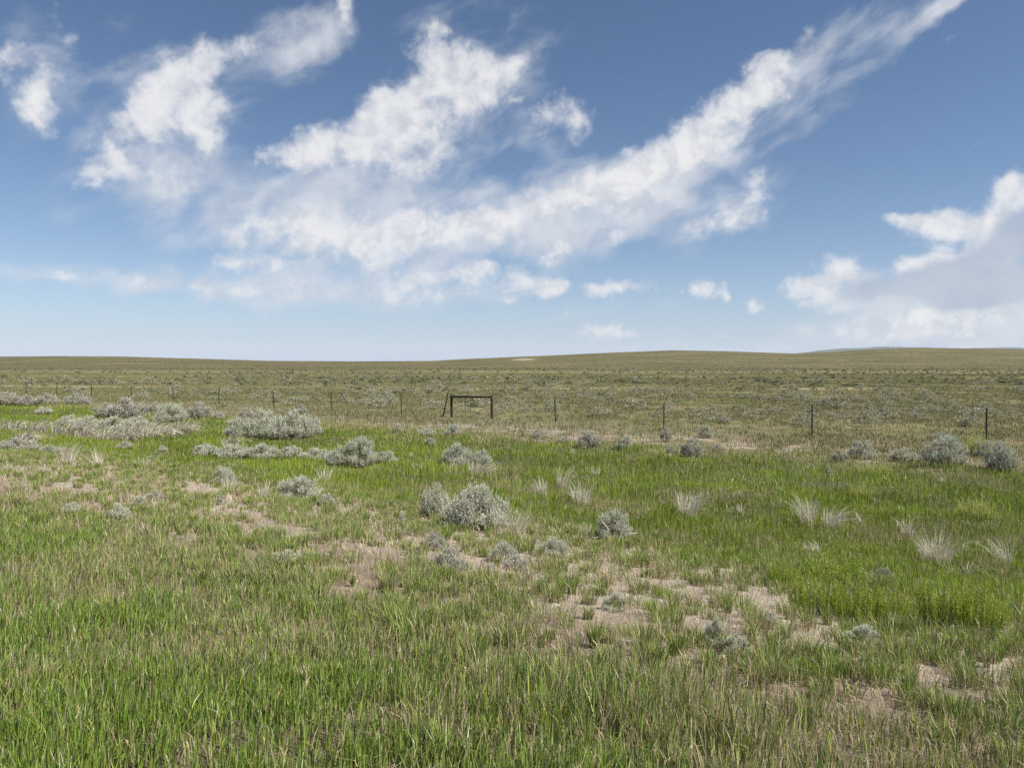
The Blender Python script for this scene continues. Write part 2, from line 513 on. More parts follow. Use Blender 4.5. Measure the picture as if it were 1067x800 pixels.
def ground_material():
    m, N = new_mat('prairie_ground')
    geo = N.n('ShaderNodeNewGeometry')
    pos = geo.outputs['Position']
    sp = N.n('ShaderNodeSeparateXYZ')
    N.put(sp.inputs[0], pos)
    q = N.m('ADD', N.m('MULTIPLY', sp.outputs[0], NX), N.m('MULTIPLY', sp.outputs[1], NY))
    wob = N.m('MULTIPLY', N.m('SUBTRACT', N.noise(pos, 0.45, 4, 0.6), 0.5), 5.0)
    qw = N.m('ADD', q, wob)
    f = N.m('DIVIDE', qw, 40.0, clamp=True)
    dirt = (0.39, 0.335, 0.272)
    base = N.ramp(f, [(0.0, (0.17, 0.14, 0.095)), (0.08, (0.19, 0.155, 0.105)), (0.115, (0.28, 0.225, 0.17)), (0.145, dirt), (0.215, dirt),
                      (0.25, (0.20, 0.165, 0.115)), (0.29, (0.10, 0.10, 0.045)), (0.56, (0.085, 0.10, 0.038)), (0.60, (0.18, 0.16, 0.09)),
                      (0.75, (0.20, 0.175, 0.11)), (0.87, (0.165, 0.155, 0.085))])
    # the bare bank before the fence shows in broken patches, not at the far left
    bank = N.m('MULTIPLY', N.ss(qw, 22.8, 24.5), N.ss(qw, 27.2, 30.0, 1.0, 0.0))
    bank = N.m('MULTIPLY', bank, N.ss(N.m('DIVIDE', sp.outputs[0], N.m('MAXIMUM', sp.outputs[1], 1.0)), -0.30, -0.18))
    bank = N.m('MULTIPLY', bank, N.ss(N.noise(pos, 0.7, 5, 0.75), 0.47, 0.58))
    base = N.mix(bank, base, (0.38, 0.315, 0.26, 1))
    # litter, small stones, cracked crust
    fine = N.noise(pos, 38, 6, 0.7)
    med = N.noise(pos, 7, 5, 0.65)
    litter = N.noise(N.v('MULTIPLY', pos, (1.0, 2.5, 1.0)), 22, 4, 0.7)
    base = N.mix(N.ss(fine, 0.42, 0.62, 0.0, 0.55), base, N.v('MULTIPLY', base, (0.62, 0.58, 0.54)))
    base = N.mix(N.ss(med, 0.50, 0.72, 0.0, 0.5), base, N.v('MULTIPLY', base, (0.55, 0.52, 0.46)))
    base = N.mix(N.ss(litter, 0.58, 0.66, 0.0, 0.6), base, (0.40, 0.34, 0.26, 1))
    # beyond the fence: olive and tan grass in broad patches, thinning into tan tracks
    big = N.noise(N.v('MULTIPLY', pos, (0.22, 1.0, 1.0)), 0.035, 5, 0.66)
    mid = N.noise(pos, 0.33, 5, 0.68)
    dots = N.noise(pos, 1.7, 4, 0.7)
    far = N.ramp(N.m('ADD', N.m('MULTIPLY', big, 0.6), N.m('MULTIPLY', mid, 0.4)),
                 [(0.36, (0.085, 0.094, 0.036)), (0.46, (0.125, 0.123, 0.053)), (0.54, (0.180, 0.157, 0.080)), (0.64, (0.28, 0.23, 0.135))])
    far = N.mix(N.ss(dots, 0.52, 0.68, 0.0, 0.6), far, (0.085, 0.086, 0.042, 1))
    # two pale tracks crossing the plain
    trk_w = N.m('ADD', sp.outputs[1], N.m('MULTIPLY', sp.outputs[0], 0.06))
    trk_w = N.m('ADD', trk_w, N.m('MULTIPLY', N.m('SUBTRACT', N.noise(pos, 0.02, 2), 0.5), 14.0))
    for y0, wd in ((96.0, 4.5), (176.0, 9.0)):
        t = N.ss(N.m('ABSOLUTE', N.m('SUBTRACT', trk_w, y0)), wd * 0.35, wd, 0.75, 0.0)
        far = N.mix(t, far, (0.34, 0.285, 0.18, 1))
    # the hills: browner, freckled with low brush
    hill_n = N.noise(pos, 0.012, 4, 0.6)
    hill = N.ramp(hill_n, [(0.35, (0.092, 0.086, 0.040)), (0.5, (0.118, 0.104, 0.049)), (0.65, (0.158, 0.130, 0.066))])
    hs = N.noise(pos, 0.16, 4, 0.75)
    hill = N.mix(N.ss(hs, 0.50, 0.60, 0.0, 0.75), hill, (0.060, 0.062, 0.032, 1))
    sx_, sy_, sz_ = at(546, 374.3)
    sc_ = N.v('MULTIPLY', N.v('SUBTRACT', pos, (sx_, sy_, sz_)), (1 / 26.0, 1 / 120.0, 0.0))
    sl_ = N.n('ShaderNodeVectorMath', operation='LENGTH')
    N.put(sl_.inputs[0], sc_)
    scar = N.ss(N.m('ADD', sl_.outputs['Value'], N.m('MULTIPLY', N.noise(pos, 0.06, 5, 0.7), 1.6)), 1.05, 1.6, 0.6, 0.0)
    hill = N.mix(scar, hill, (0.40, 0.33, 0.24, 1))
    far = N.mix(N.ss(sp.outputs[1], 230.0, 420.0), far, hill)
    colr = N.mix(N.ss(qw, 31.0, 37.0), base, far)
    p = N.n('ShaderNodeBsdfPrincipled')
    N.put(p.inputs['Base Color'], colr)
    p.inputs['Roughness'].default_value = 1.0
    p.inputs['Specular IOR Level'].default_value = 0.1
    h = N.m('ADD', N.m('MULTIPLY', fine, 0.5), N.m('ADD', med, N.m('MULTIPLY', litter, 0.4)))
    b = N.n('ShaderNodeBump')
    b.inputs['Strength'].default_value = 0.9
    b.inputs['Distance'].default_value = 0.05
    N.put(b.inputs['Height'], h)
    N.put(p.inputs['Normal'], b.outputs[0])
    o = N.n('ShaderNodeOutputMaterial')
    N.put(o.inputs[0], p.outputs[0])
    return m


# ------------------------------------------------------------------ ground and far mountains
def build_ground():
    ys = np.concatenate([np.linspace(-28, 45, 420), np.geomspace(45.3, 9000, 330)])
    s = np.linspace(-2.3, 2.3, 420)
    Y, S = np.meshgrid(ys, s, indexing='ij')
    X = S * (Y + 32)
    Z = ground_z(X, Y)
    n, k = Y.shape
    idx = np.arange(n * k).reshape(n, k)
    f = np.stack([idx[:-1, :-1], idx[:-1, 1:], idx[1:, 1:], idx[1:, :-1]], -1).reshape(-1, 4)
    me = quads_mesh('ground', np.stack([X, Y, Z], -1).reshape(-1, 3), f, ground_material(), smooth=True)
    link('ground', me, kind='structure')


def build_mountains():
    D = 15000.0
    px = np.linspace(780, 1120, 90)
    prof = np.interp(px, [780, 825, 840, 862, 880, 900, 915, 930, 950, 1000, 1050, 1120], [372, 369.5, 368, 365, 363.6, 363.2, 361.8, 362.2, 362.6, 364, 362.6, 366])
    prof = prof - 1.0 + 0.7 * (fbm(px / 7.0, px * 0, 4, 3) - 0.5)
    rows, verts = 12, []
    for j in range(rows):
        t = j / (rows - 1)
        y = D + 2600 * (t - 0.5)
        hgt = math.sin(math.pi * t) ** 0.8
        for x, p in zip(px, prof):
            zt = CAM_Z + (HORIZON - p) / FPX * D
            zz = -60 + (zt + 60) * hgt * (1 - 0.12 * abs(math.sin(x * 0.21 + j)) * (abs(t - 0.5) * 2))
            verts.append(((x - CX) / FPX * D, y, zz))
    idx = np.arange(rows * len(px)).reshape(rows, len(px))
    f = np.stack([idx[:-1, :-1], idx[:-1, 1:], idx[1:, 1:], idx[1:, :-1]], -1).reshape(-1, 4)
    mat = simple_mat('mountain_slope', (0.035, 0.045, 0.03), (0.085, 0.08, 0.055), 0.002, 1.0)
    link('mountains', quads_mesh('mountains', np.array(verts), f, mat, smooth=True), kind='structure')


build_ground()
build_mountains()


# ------------------------------------------------------------------ grass
def pick(n, cols, wts, var=0.18, r=rng):
    cols = np.array(cols)
    i = r.choice(len(cols), n, p=np.array(wts) / np.sum(wts))
    return np.clip(cols[i] * r.normal(1, var, (n, 1)) * r.normal(1, 0.06, (n, 3)), 0.005, 0.9)


def blades_mesh(name, x, y, z, h, w, face, lean_dir, lean, col, base_col=None, segs=3, mat=None):
    """every blade a tapering bent strip"""
    n = len(x)
    nv = 2 * segs + 1
    V = np.zeros((n, nv, 3), np.float32)
    Cc = np.zeros((n, nv, 3), np.float32)
    fx, fy = np.cos(face), np.sin(face)
    lx, ly = np.cos(lean_dir), np.sin(lean_dir)
    base_col = col if base_col is None else base_col
    for i in range(segs + 1):
        t = i / segs
        ang = lean * t
        off = h * lean * (t * t) * 0.62
        up = h * t * np.cos(np.minimum(ang * 0.75, 1.45))
        cx_, cy_, cz_ = x + lx * off, y + ly * off, z + up - (0.01 if i == 0 else 0)
        ww = w * 0.5 * (1 - t ** 2.2) * (0.75 + 0.5 * t)
        c = base_col * (1 - min(1, t * 1.6)) + col * min(1, t * 1.6)
        if i < segs:
            V[:, 2 * i] = np.stack([cx_ - fx * ww, cy_ - fy * ww, cz_], -1)
            V[:, 2 * i + 1] = np.stack([cx_ + fx * ww, cy_ + fy * ww, cz_], -1)
            Cc[:, 2 * i] = c
            Cc[:, 2 * i + 1] = c
        else:
            V[:, 2 * i] = np.stack([cx_, cy_, cz_], -1)
            Cc[:, 2 * i] = c
    b = (np.arange(n) * nv)[:, None]
    loc = []
    tot = []
    for i in range(segs - 1):
        loc += [2 * i, 2 * i + 1, 2 * i + 3, 2 * i + 2]
        tot.append(4)
    loc += [2 * segs - 2, 2 * segs - 1, 2 * segs]
    tot.append(3)
    loops = (b + np.array(loc)[None]).ravel()
    tot = np.tile(tot, n)
    starts = np.concatenate([[0], np.cumsum(tot)[:-1]])
    return raw_mesh(name, V.reshape(-1, 3), loops, starts, tot, mat or M_GRASS, Cc.reshape(-1, 3))


def scatter(d0, d1, dens, smax=0.80):
    """points on the ground in the view's wedge; dens(d) per square metre"""
    d = np.linspace(d0, d1, 400)
    w = dens(d) * 2 * smax * (d + 1.8)
    cum = np.concatenate([[0], np.cumsum((w[1:] + w[:-1]) / 2 * np.diff(d))])
    n = int(cum[-1])
    yy = np.interp(rng.random(n) * cum[-1], cum, d)
    xx = (rng.random(n) * 2 - 1) * smax * (yy + 1.8)
    return xx, yy


GREEN = [(0.135, 0.215, 0.024), (0.175, 0.262, 0.034), (0.245, 0.325, 0.062), (0.085, 0.145, 0.030), (0.31, 0.35, 0.080)]
LUSH = [(0.155, 0.225, 0.010), (0.205, 0.285, 0.016), (0.255, 0.325, 0.030), (0.105, 0.165, 0.010), (0.31, 0.33, 0.07)]
STRAW = [(0.40, 0.33, 0.19), (0.50, 0.43, 0.28), (0.33, 0.28, 0.18), (0.44, 0.35, 0.18), (0.27, 0.21, 0.13)]
OLIVE = [(0.135, 0.175, 0.045), (0.175, 0.20, 0.06), (0.22, 0.215, 0.09), (0.115, 0.15, 0.04)]


def ssn(x, a, b):
    t = np.clip((x - a) / (b - a), 0, 1)
    return t * t * (3 - 2 * t)


def qwarp(x, y):
    return qof(x, y) + 2.4 * (fbm(x / 2.4, y / 2.4, 21, 3) - 0.5)


def build_roadside_grass():
    x, y = scatter(2.0, 22, lambda d: 12500 * np.minimum(1, (4.0 / np.maximum(d, 1)) ** 1.4))
    q = qwarp(x, y)
    clump = fbm(x / 0.35, y / 0.35, 31, 3)
    dens = (1 - ssn(q, 2.6, 4.1)) ** 1.3
    right = ssn(x / np.maximum(y, 1), 0.12, 0.55)                 # drier and thinner towards the right
    dens = dens * (1 - 0.3 * right) * (0.16 + 0.84 * ssn(clump, 0.38, 0.56))
    k = rng.random(len(x)) < dens
    x, y, q, right, clump = x[k], y[k], q[k], right[k], clump[k]
    n = len(x)
    dry = fbm(x / 1.5, y / 1.5, 44, 3)
    pdry = np.clip(0.14 + 0.36 * ssn(dry, 0.44, 0.64) + 0.34 * ssn(q, 2.6, 3.6) * ssn(x / np.maximum(y, 1), -0.4, 0.0) + 0.12 * ssn(x / np.maximum(y, 1), -0.1, 0.3), 0, 0.85)
    isdry = rng.random(n) < pdry
    col = np.where(isdry[:, None], pick(n, STRAW, [3, 2, 3, 2, 2]), pick(n, GREEN, [3, 3, 2, 3, 1]))
    bc = col * 0.6 + np.array([0.26, 0.23, 0.12]) * 0.4
    tall = 0.5 + 1.0 * fbm(x / 0.6, y / 0.6, 52, 3)
    tall = tall * (1 + 0.7 * ssn(q, 1.9, 2.6) * (1 - ssn(q, 3.2, 3.8)) * ssn(x / np.maximum(y, 1), -0.15, 0.05))
    h = rng.gamma(8, 0.0085, n) * tall * (1 - 0.4 * ssn(q, 2.8, 4.6)) * (1 - 0.3 * right) + 0.04
    w = rng.uniform(0.0040, 0.0080, n) * np.where(isdry, 0.6, 1.0) * (1 + np.clip((y - 5) * 0.06, 0, 1.2))
    z = ground_z(x, y)
    me = blades_mesh('roadside_grass', x, y, z, h, w, rng.random(n) * 6.283, rng.normal(0.3, 1.6, n), np.abs(rng.normal(0.28, 0.34, n)), col, bc, 3)
    k = np.flatnonzero((rng.random(n) < 0.006) & (y < 9))          # thin stalks carrying a seed head
    sx, sy, sz = x[k], y[k], z[k]
    sh = rng.uniform(0.12, 0.24, len(k))
    sl, sa = rng.normal(0.2, 1.4, len(k)), np.abs(rng.normal(0.2, 0.2, len(k)))
    sc = pick(len(k), STRAW, [3, 3, 2, 2, 2])
    hx, hy = sx + np.cos(sl) * sh * sa * 0.62, sy + np.sin(sl) * sh * sa * 0.62
    hz = sz + sh * np.cos(sa * 0.75) - 0.01
    sm = blades_mesh('seed_stalks', np.concatenate([sx, hx]), np.concatenate([sy, hy]), np.concatenate([sz, hz]), np.concatenate([sh, rng.uniform(0.02, 0.045, len(k))]),
                     np.concatenate([np.full(len(k), 0.0028), rng.uniform(0.004, 0.0065, len(k))]), rng.random(2 * len(k)) * 6.283,
                     np.concatenate([sl, sl]), np.concatenate([sa, sa + 0.6]), np.concatenate([sc, sc * 0.9]), None, 3, M_DRY)
    link('seed_stalks', sm, kind='stuff', label='thin straw coloured stalks with seed heads in the near grass', cat='grass')
    link('roadside_grass', me, kind='stuff', label='tall green and straw coloured grass along the near edge of the slope', cat='grass')


def build_tuft_grass():
    """bunch grass standing apart on the bare slope"""
    x, y = scatter(3.0, 30, lambda d: 62.0 * np.minimum(1, (9 / d) ** 0.8))
    q = qwarp(x, y)
    p = ssn(q, 2.0, 3.6) * (1 - ssn(q, 10.5, 12.5))
    patch = 0.6 * fbm(x / 0.55, y / 0.55, 61, 3) + 0.4 * fbm(x / 1.6, y / 1.6, 62, 2)
    p = p * (0.26 + 0.55 * ssn(patch, 0.43, 0.58)) * (1 - 0.62 * ssn(q, 4.2, 5.4) * (1 - ssn(q, 7.8, 9.2)) * (1 - ssn(x / y, 0.3, 0.5)))
    p = np.maximum(p, 0.5 * ssn(x / y, 0.3, 0.5) * (1 - ssn(q, 9, 10)) * ssn(q, 3, 4.5) * ssn(patch, 0.33, 0.45))
    k = rng.random(len(x)) < p
    x, y = x[k], y[k]
    per = rng.integers(40, 140, len(x))
    gi = np.repeat(np.arange(len(x)), per)
    n = len(gi)
    rad = rng.gamma(5, 0.0135, len(x))[gi]
    a, r = rng.random(n) * 6.283, np.sqrt(rng.random(n))
    bx, by = x[gi] + np.cos(a) * r * rad * 1.25, y[gi] + np.sin(a) * r * rad
    ht = rng.uniform(0.07, 0.19, len(x))[gi] * rng.uniform(0.5, 1.15, n)
    drytuft = np.clip(rng.normal(0.24, 0.2, len(x)), 0.05, 0.9)[gi]
    isdry = rng.random(n) < drytuft
    col = np.where(isdry[:, None], pick(n, STRAW, [3, 3, 2, 2, 2]), pick(n, GREEN, [3, 3, 2, 2, 2]))
    bc = col * 0.5 + np.array([0.30, 0.25, 0.15]) * 0.5
    w = rng.uniform(0.003, 0.006, n) * (1 + np.clip((by - 6) * 0.07, 0, 1.4))
    me = blades_mesh('bunch_grass', bx, by, ground_z(bx, by), ht, w, rng.random(n) * 6.283, a + rng.normal(0, .5, n), np.abs(rng.normal(0.1, 0.25, n)) + 0.35 * r, col, bc, 3)
    link('bunch_grass', me, kind='stuff', label='separate tufts of green bunch grass on the bare slope', cat='grass')


def build_ditch_grass():
    x, y = scatter(6, 62, lambda d: 2300 * np.minimum(1, (11 / d) ** 1.9) + 34)
    q = qwarp(x, y)
    patch = fbm(x / 2.2, y / 2.2, 71, 3)
    clump = fbm(x / 0.5, y / 0.5, 73, 2)
    q0 = 10.4 - 2.6 * ssn(x / y, 0.1, 0.45)
    p = ssn(q, q0 - 0.8, q0 + 1.2) * (1 - ssn(q, 23.2, 25.8)) * (0.45 + 0.55 * ssn(clump, 0.3, 0.55)) * (0.55 + 0.45 * ssn(patch, 0.3, 0.5))
    k = rng.random(len(x)) < p
    x, y, q, patch = x[k], y[k], q[k], patch[k]
    n = len(x)
    pdry = 0.07 + 0.4 * ssn(patch, 0.58, 0.75) + 0.35 * ssn(q, 22, 25)
    isdry = rng.random(n) < pdry
    col = np.where(isdry[:, None], pick(n, STRAW, [3, 3, 2, 2, 2]), pick(n, LUSH, [3, 3, 2, 2, 1]) * (0.55 + 0.85 * fbm(x / 1.6, y / 1.6, 79, 3))[:, None])
    h = rng.gamma(8, 0.015, n) * (0.25 + 1.6 * fbm(x / 0.9, y / 0.9, 75, 3)) + 0.04
    w = rng.uniform(0.0035, 0.0065, n) * (1 + np.clip((y - 10) * 0.085, 0, 3.5))
    me = blades_mesh('ditch_grass', x, y, ground_z(x, y), h, w, rng.random(n) * 6.283, rng.normal(0.2, 1.5, n), np.abs(rng.normal(0.2, 0.3, n)), col, col * 0.85 + 0.02, 2)
    link('ditch_grass', me, kind='stuff', label='lush bright green grass filling the shallow ditch', cat='grass')


def build_litter():
    """short dead blades lying over the bare soil"""
    x, y = scatter(2.5, 32, lambda d: 700 * np.minimum(1, (8 / d) ** 1.4))
    q = qwarp(x, y)
    p = 0.35 + 0.65 * ssn(fbm(x / 0.8, y / 0.8, 81, 3), 0.38, 0.6)
    k = rng.random(len(x)) < p
    x, y = x[k], y[k]
    n = len(x)
    col = pick(n, STRAW + [(0.17, 0.13, 0.09)], [3, 3, 3, 2, 2, 2])
    h = rng.uniform(0.04, 0.15, n)
    w = rng.uniform(0.003, 0.006, n) * (1 + np.clip((y - 6) * 0.08, 0, 2))
    me = blades_mesh('dry_litter', x, y, ground_z(x, y) + 0.012, h, w, rng.random(n) * 6.283, rng.random(n) * 6.283, rng.uniform(0.7, 1.9, n), col, None, 2, M_DRY)
    link('dry_litter', me, kind='stuff', label='dead straw and fallen stalks lying on the bare soil', cat='litter')


def build_plain_grass():
    x, y = scatter(22, 240, lambda d: 16.0 * np.minimum(1, (38 / d) ** 1.25))
    q = qwarp(x, y)
    patch = fbm(x / 6.0, y / 9.0, 91, 3)
    p = ssn(q, 22.5, 27.5) * (0.35 + 0.65 * ssn(patch, 0.35, 0.55))
    k = rng.random(len(x)) < p
    x, y, patch = x[k], y[k], patch[k]
    gi = np.repeat(np.arange(len(x)), 7)
    n = len(gi)
    sc = np.clip(y[gi] / 38, 1, 4)
    bx = x[gi] + rng.normal(0, 0.10, n) * sc ** 0.5
    by = y[gi] + rng.normal(0, 0.10, n) * sc ** 0.5
    pd = np.clip(rng.normal(0.44, 0.25, len(x)) + 0.7 * (patch - 0.5), 0.05, 0.95)[gi]
    isdry = rng.random(n) < pd
    col = np.where(isdry[:, None], pick(n, STRAW, [3, 3, 2, 3, 2]) * 0.68, 0.85 * pick(n, OLIVE + [(0.10, 0.16, 0.03)], [3, 3, 2, 2, 2]))
    h = rng.uniform(0.06, 0.22, n)
    w = rng.uniform(0.012, 0.026, n) * sc ** 0.6
    me = blades_mesh('prairie_grass', bx, by, ground_z(bx, by), h, w, rng.random(n) * 6.283, rng.random(n) * 6.283, np.abs(rng.normal(0.3, 0.3, n)), col, None, 2, M_DRY)
    link('prairie_grass', me, kind='stuff', label='short olive and tan grass spread over the plain beyond the fence', cat='grass')


def build_pebbles():
    x, y = scatter(3, 34, lambda d: 26 * np.minimum(1, (9 / d) ** 1.2))
    q = qwarp(x, y)
    p = 0.06 + ssn(q, 3.8, 5.5) * (1 - ssn(q, 9.0, 10.5)) + ssn(q, 23, 25) * (1 - ssn(q, 28, 30))
    k = rng.random(len(x)) < p
    x, y = x[k], y[k]
    n = len(x)
    ico = np.array([(1, 0, 0), (-1, 0, 0), (0, 1, 0), (0, -1, 0), (0, 0, 1), (0, 0, -1)], float)
    fc = np.array([(0, 2, 4), (2, 1, 4), (1, 3, 4), (3, 0, 4), (2, 0, 5), (1, 2, 5), (3, 1, 5), (0, 3, 5)])
    size = rng.gamma(2, 0.006, n) + 0.006
    a = rng.random(n) * 6.283
    V = ico[None] * (size[:, None, None] * rng.uniform(0.6, 1.3, (n, 6, 3))) * np.array([1.2, 1, 0.6])
    vx = V[..., 0] * np.cos(a)[:, None] - V[..., 1] * np.sin(a)[:, None] + x[:, None]
    vy = V[..., 0] * np.sin(a)[:, None] + V[..., 1] * np.cos(a)[:, None] + y[:, None]
    vz = V[..., 2] + ground_z(x, y)[:, None] + 0.003
    f = (fc[None] + (np.arange(n) * 6)[:, None, None]).reshape(-1, 3)
    link('gravel', quads_mesh('gravel', np.stack([vx, vy, vz], -1).reshape(-1, 3), f, M_STONE), kind='stuff',
         label='small pale stones scattered over the bare soil', cat='gravel')


build_roadside_grass()
build_tuft_grass()
build_ditch_grass()
build_litter()
build_plain_grass()
build_pebbles()


# ------------------------------------------------------------------ shrubs
SAGE = [(0.46, 0.465, 0.355), (0.52, 0.53, 0.42), (0.40, 0.41, 0.30), (0.57, 0.57, 0.47)]
SAGE_DULL = [(0.34, 0.33, 0.225), (0.41, 0.395, 0.285), (0.25, 0.245, 0.165), (0.47, 0.455, 0.345)]
SAGE_MAUVE = [(0.40, 0.385, 0.31), (0.46, 0.445, 0.37), (0.32, 0.31, 0.245), (0.50, 0.485, 0.41)]


def dome_lobes(r, n, flat):
    L = []
    for i in range(n):
        a, rr = r.random() * 6.283, 0.36 * math.sqrt(r.random())
        rad = r.uniform(0.10, 0.17)
        top = (0.62 - 0.75 * rr * rr / 0.11 * 0.3) * flat * r.uniform(0.75, 1.1)
        L.append((math.cos(a) * rr, math.sin(a) * rr, max(top - rad * 0.9, rad * 0.55), rad))
    for i in range(n):
        a = 6.283 * (i + r.random() * 0.6) / n
        rad = r.uniform(0.09, 0.15)
        L.append((math.cos(a) * 0.36, math.sin(a) * 0.36, rad * r.uniform(0.5, 1.2), rad))
    return L


def sage_meshes(seed, twigs, leaves, leaf, cols, nl=9, flat=1.0, upright=0.55, lobes=None, wts=(3, 3, 2, 1), stalk=1.0, ground=False):
    """unit shrub, about 1 wide and 0.62 tall: a foliage mesh and a branches mesh"""
    r = np.random.default_rng(seed)
    L = lobes or dome_lobes(r, nl, flat)
    L = np.array(L)
    li = r.choice(len(L), twigs, p=L[:, 3] ** 2 / (L[:, 3] ** 2).sum())
    d = r.normal(0, 1, (twigs, 3))
    d /= np.linalg.norm(d, axis=1)[:, None]
    d[:, 2] = np.where(d[:, 2] < -0.25, -d[:, 2], d[:, 2])
    rad = L[li, 3] * r.uniform(0.25, 1.0, twigs) ** 0.5
    tb = L[li, :3] + d * rad[:, None]
    tb[:, 2] = np.maximum(tb[:, 2], 0.02)
    td = d * (1 - upright) + np.array([0, 0, 1]) * upright + r.normal(0, 0.22, (twigs, 3))
    td /= np.linalg.norm(td, axis=1)[:, None]
    tl = r.uniform(0.05, 0.10, twigs) * (0.6 + upright) * np.where(r.random(twigs) < 0.12, 1.7, 1.0) * stalk
    if ground:                       # upright leafy stalks rising from the ground
        a_, r_ = r.random(twigs) * 6.283, 0.46 * np.sqrt(r.random(twigs))
        tb = np.stack([np.cos(a_) * r_, np.sin(a_) * r_, r.uniform(0.02, 0.14, twigs)], -1)
        td = np.stack([np.cos(a_) * r_ * 0.55, np.sin(a_) * r_ * 0.55, np.ones(twigs)], -1) + r.normal(0, 0.10, (twigs, 3))
        td /= np.linalg.norm(td, axis=1)[:, None]
        tl = r.uniform(0.10, 0.56, twigs) * (1.2 - 1.4 * r_)
    ti = np.repeat(np.arange(twigs), leaves)
    n = len(ti)
    t = r.random(n)
    p = tb[ti] + td[ti] * (tl[ti] * t)[:, None] + r.normal(0, 0.005, (n, 3)) * (leaf / 0.02)
    ld = td[ti] * 1.0 + r.normal(0, 0.42, (n, 3))
    ld /= np.linalg.norm(ld, axis=1)[:, None]
    sd_ = np.cross(ld, r.normal(0, 1, (n, 3)))
    sd_ /= np.linalg.norm(sd_, axis=1)[:, None] + 1e-6
    ll, lw = leaf * r.uniform(0.7, 1.3, n), leaf * 0.34 * r.uniform(0.7, 1.3, n)
    v0 = p - sd_ * (lw * 0.25)[:, None]
    v1 = p + sd_ * (lw * 0.25)[:, None]
    v2 = p + ld * ll[:, None] + sd_ * (lw * 0.5)[:, None]
    v3 = p + ld * ll[:, None] - sd_ * (lw * 0.5)[:, None]
    V = np.stack([v0, v1, v2, v3], 1).reshape(-1, 3)
    tc_ = pick(twigs, cols, wts, 0.08, r)
    lc = tc_[ti] * r.normal(1, 0.10, (n, 1))
    fol = quads_mesh('foliage', V, np.arange(4 * n).reshape(-1, 4), M_FORB if stalk > 1 else M_SAGE, np.repeat(np.clip(lc, 0.01, 0.8), 4, 0))
    g = Geo()
    if ground:                       # green stems only as tall as the leaves
        for k in range(0, twigs, 3):
            b_ = Vector(tb[k])
            g.tube([(0, 0, -0.05), (b_.x * 0.5, b_.y * 0.5, -0.01), b_, b_ + Vector(td[k]) * float(tl[k]) * 0.6], [0.007, 0.006, 0.005, 0.003], 4, False)
        return fol, g.mesh('branches', M_STEM)
    for k in range(len(L)):
        e = Vector(L[k, :3])
        b = Vector((e.x * 0.18, e.y * 0.18, -0.03))
        mid = b.lerp(e, 0.5) + Vector((e.x * 0.25, e.y * 0.25, 0.0))
        g.tube([b, mid, e], [0.016, 0.012, 0.006], 5, False)
        for _ in range(5):
            dd = Vector(r.normal(0, 1, 3)).normalized()
            dd.z = abs(dd.z)
            g.tube([mid.lerp(e, r.random()), e + dd * L[k, 3] * 0.55, e + dd * L[k, 3] * 0.95], [0.007, 0.005, 0.003], 4, False)
    for k in range(len(L)):                       # bare twigs poking out of the foliage
        e = Vector(L[k, :3])
        for _ in range(3):
            dd = Vector(r.normal(0, 1, 3)).normalized()
            dd.z = abs(dd.z) * 0.8
            tip = e + dd * (L[k, 3] * r.uniform(1.1, 1.7))
            g.tube([e, e.lerp(tip, 0.6) + Vector(r.normal(0, 0.012, 3)), tip], [0.007, 0.005, 0.002], 4, False)
    return fol, g.mesh('branches', M_BARK)


SAGE_BIG = [sage_meshes(s, 1150, 20, 0.020, SAGE, nl, fl, .65) for s, nl, fl in ((1, 11, 1.0), (2, 13, 0.9), (3, 10, 1.1))]
SAGE_MID = [sage_meshes(s, 620, 14, 0.030, c, nl, fl, up) for s, c, nl, fl, up in
            ((11, SAGE, 8, 1.0, .75), (12, SAGE, 9, .8, .7), (13, SAGE_MAUVE, 8, 1.0, .75), (14, SAGE_MAUVE, 9, .8, .65), (15, SAGE, 7, 1.2, .7))]
SAGE_FAR = [sage_meshes(s, 260, 9, 0.045, c, 7, fl) for s, c, fl in
            ((21, SAGE_DULL, 1.0), (22, SAGE_DULL, .8), (23, SAGE_DULL, .8), (24, SAGE_DULL, 1.1), (25, SAGE_DULL, 1.0))]
GREEN_LEAF = [(0.27, 0.34, 0.035), (0.33, 0.40, 0.06), (0.20, 0.265, 0.03), (0.40, 0.43, 0.10)]
YELLOW_LEAF = [(0.40, 0.43, 0.11), (0.46, 0.47, 0.16), (0.33, 0.37, 0.09), (0.50, 0.47, 0.19)]
FORB = [sage_meshes(s, 170, 56, 0.024, c, nl, fl, .93, stalk=1.25, ground=True) for s, c, nl, fl in ((31, GREEN_LEAF, 10, .9), (32, GREEN_LEAF, 11, .8), (33, YELLOW_LEAF, 8, .9))]


def place_shrub(kind, x, y, wpx, hpx, label, group=None, name='sagebrush', cat='shrub', rot=None, depth=1.0):
    X, Y, Z = at(x, y)
    w = wpx * Y / FPX
    h = hpx * Y / FPX
    rot = rng.random() * 6.283 if rot is None else rot
    root = link(name, None, None, (X, Y, Z), label, cat, group)
    root.empty_display_size = 0.1
    fol, br = kind
    for nm, me in (('foliage', fol), ('branches', br)):
        o = link(nm, me, root)
        o.rotation_euler = (0, 0, 0)
    root.rotation_euler = (0, 0, rot)
    zt = kind_top(fol)
    root.scale = (w, w * depth, h / zt)
    return root


_tops = {}


def kind_top(me):
    if me.name not in _tops:
        co = np.empty(len(me.vertices) * 3, np.float32)
        me.vertices.foreach_get('co', co)
        _tops[me.name] = float(np.percentile(co[2::3], 99))
    return _tops[me.name]


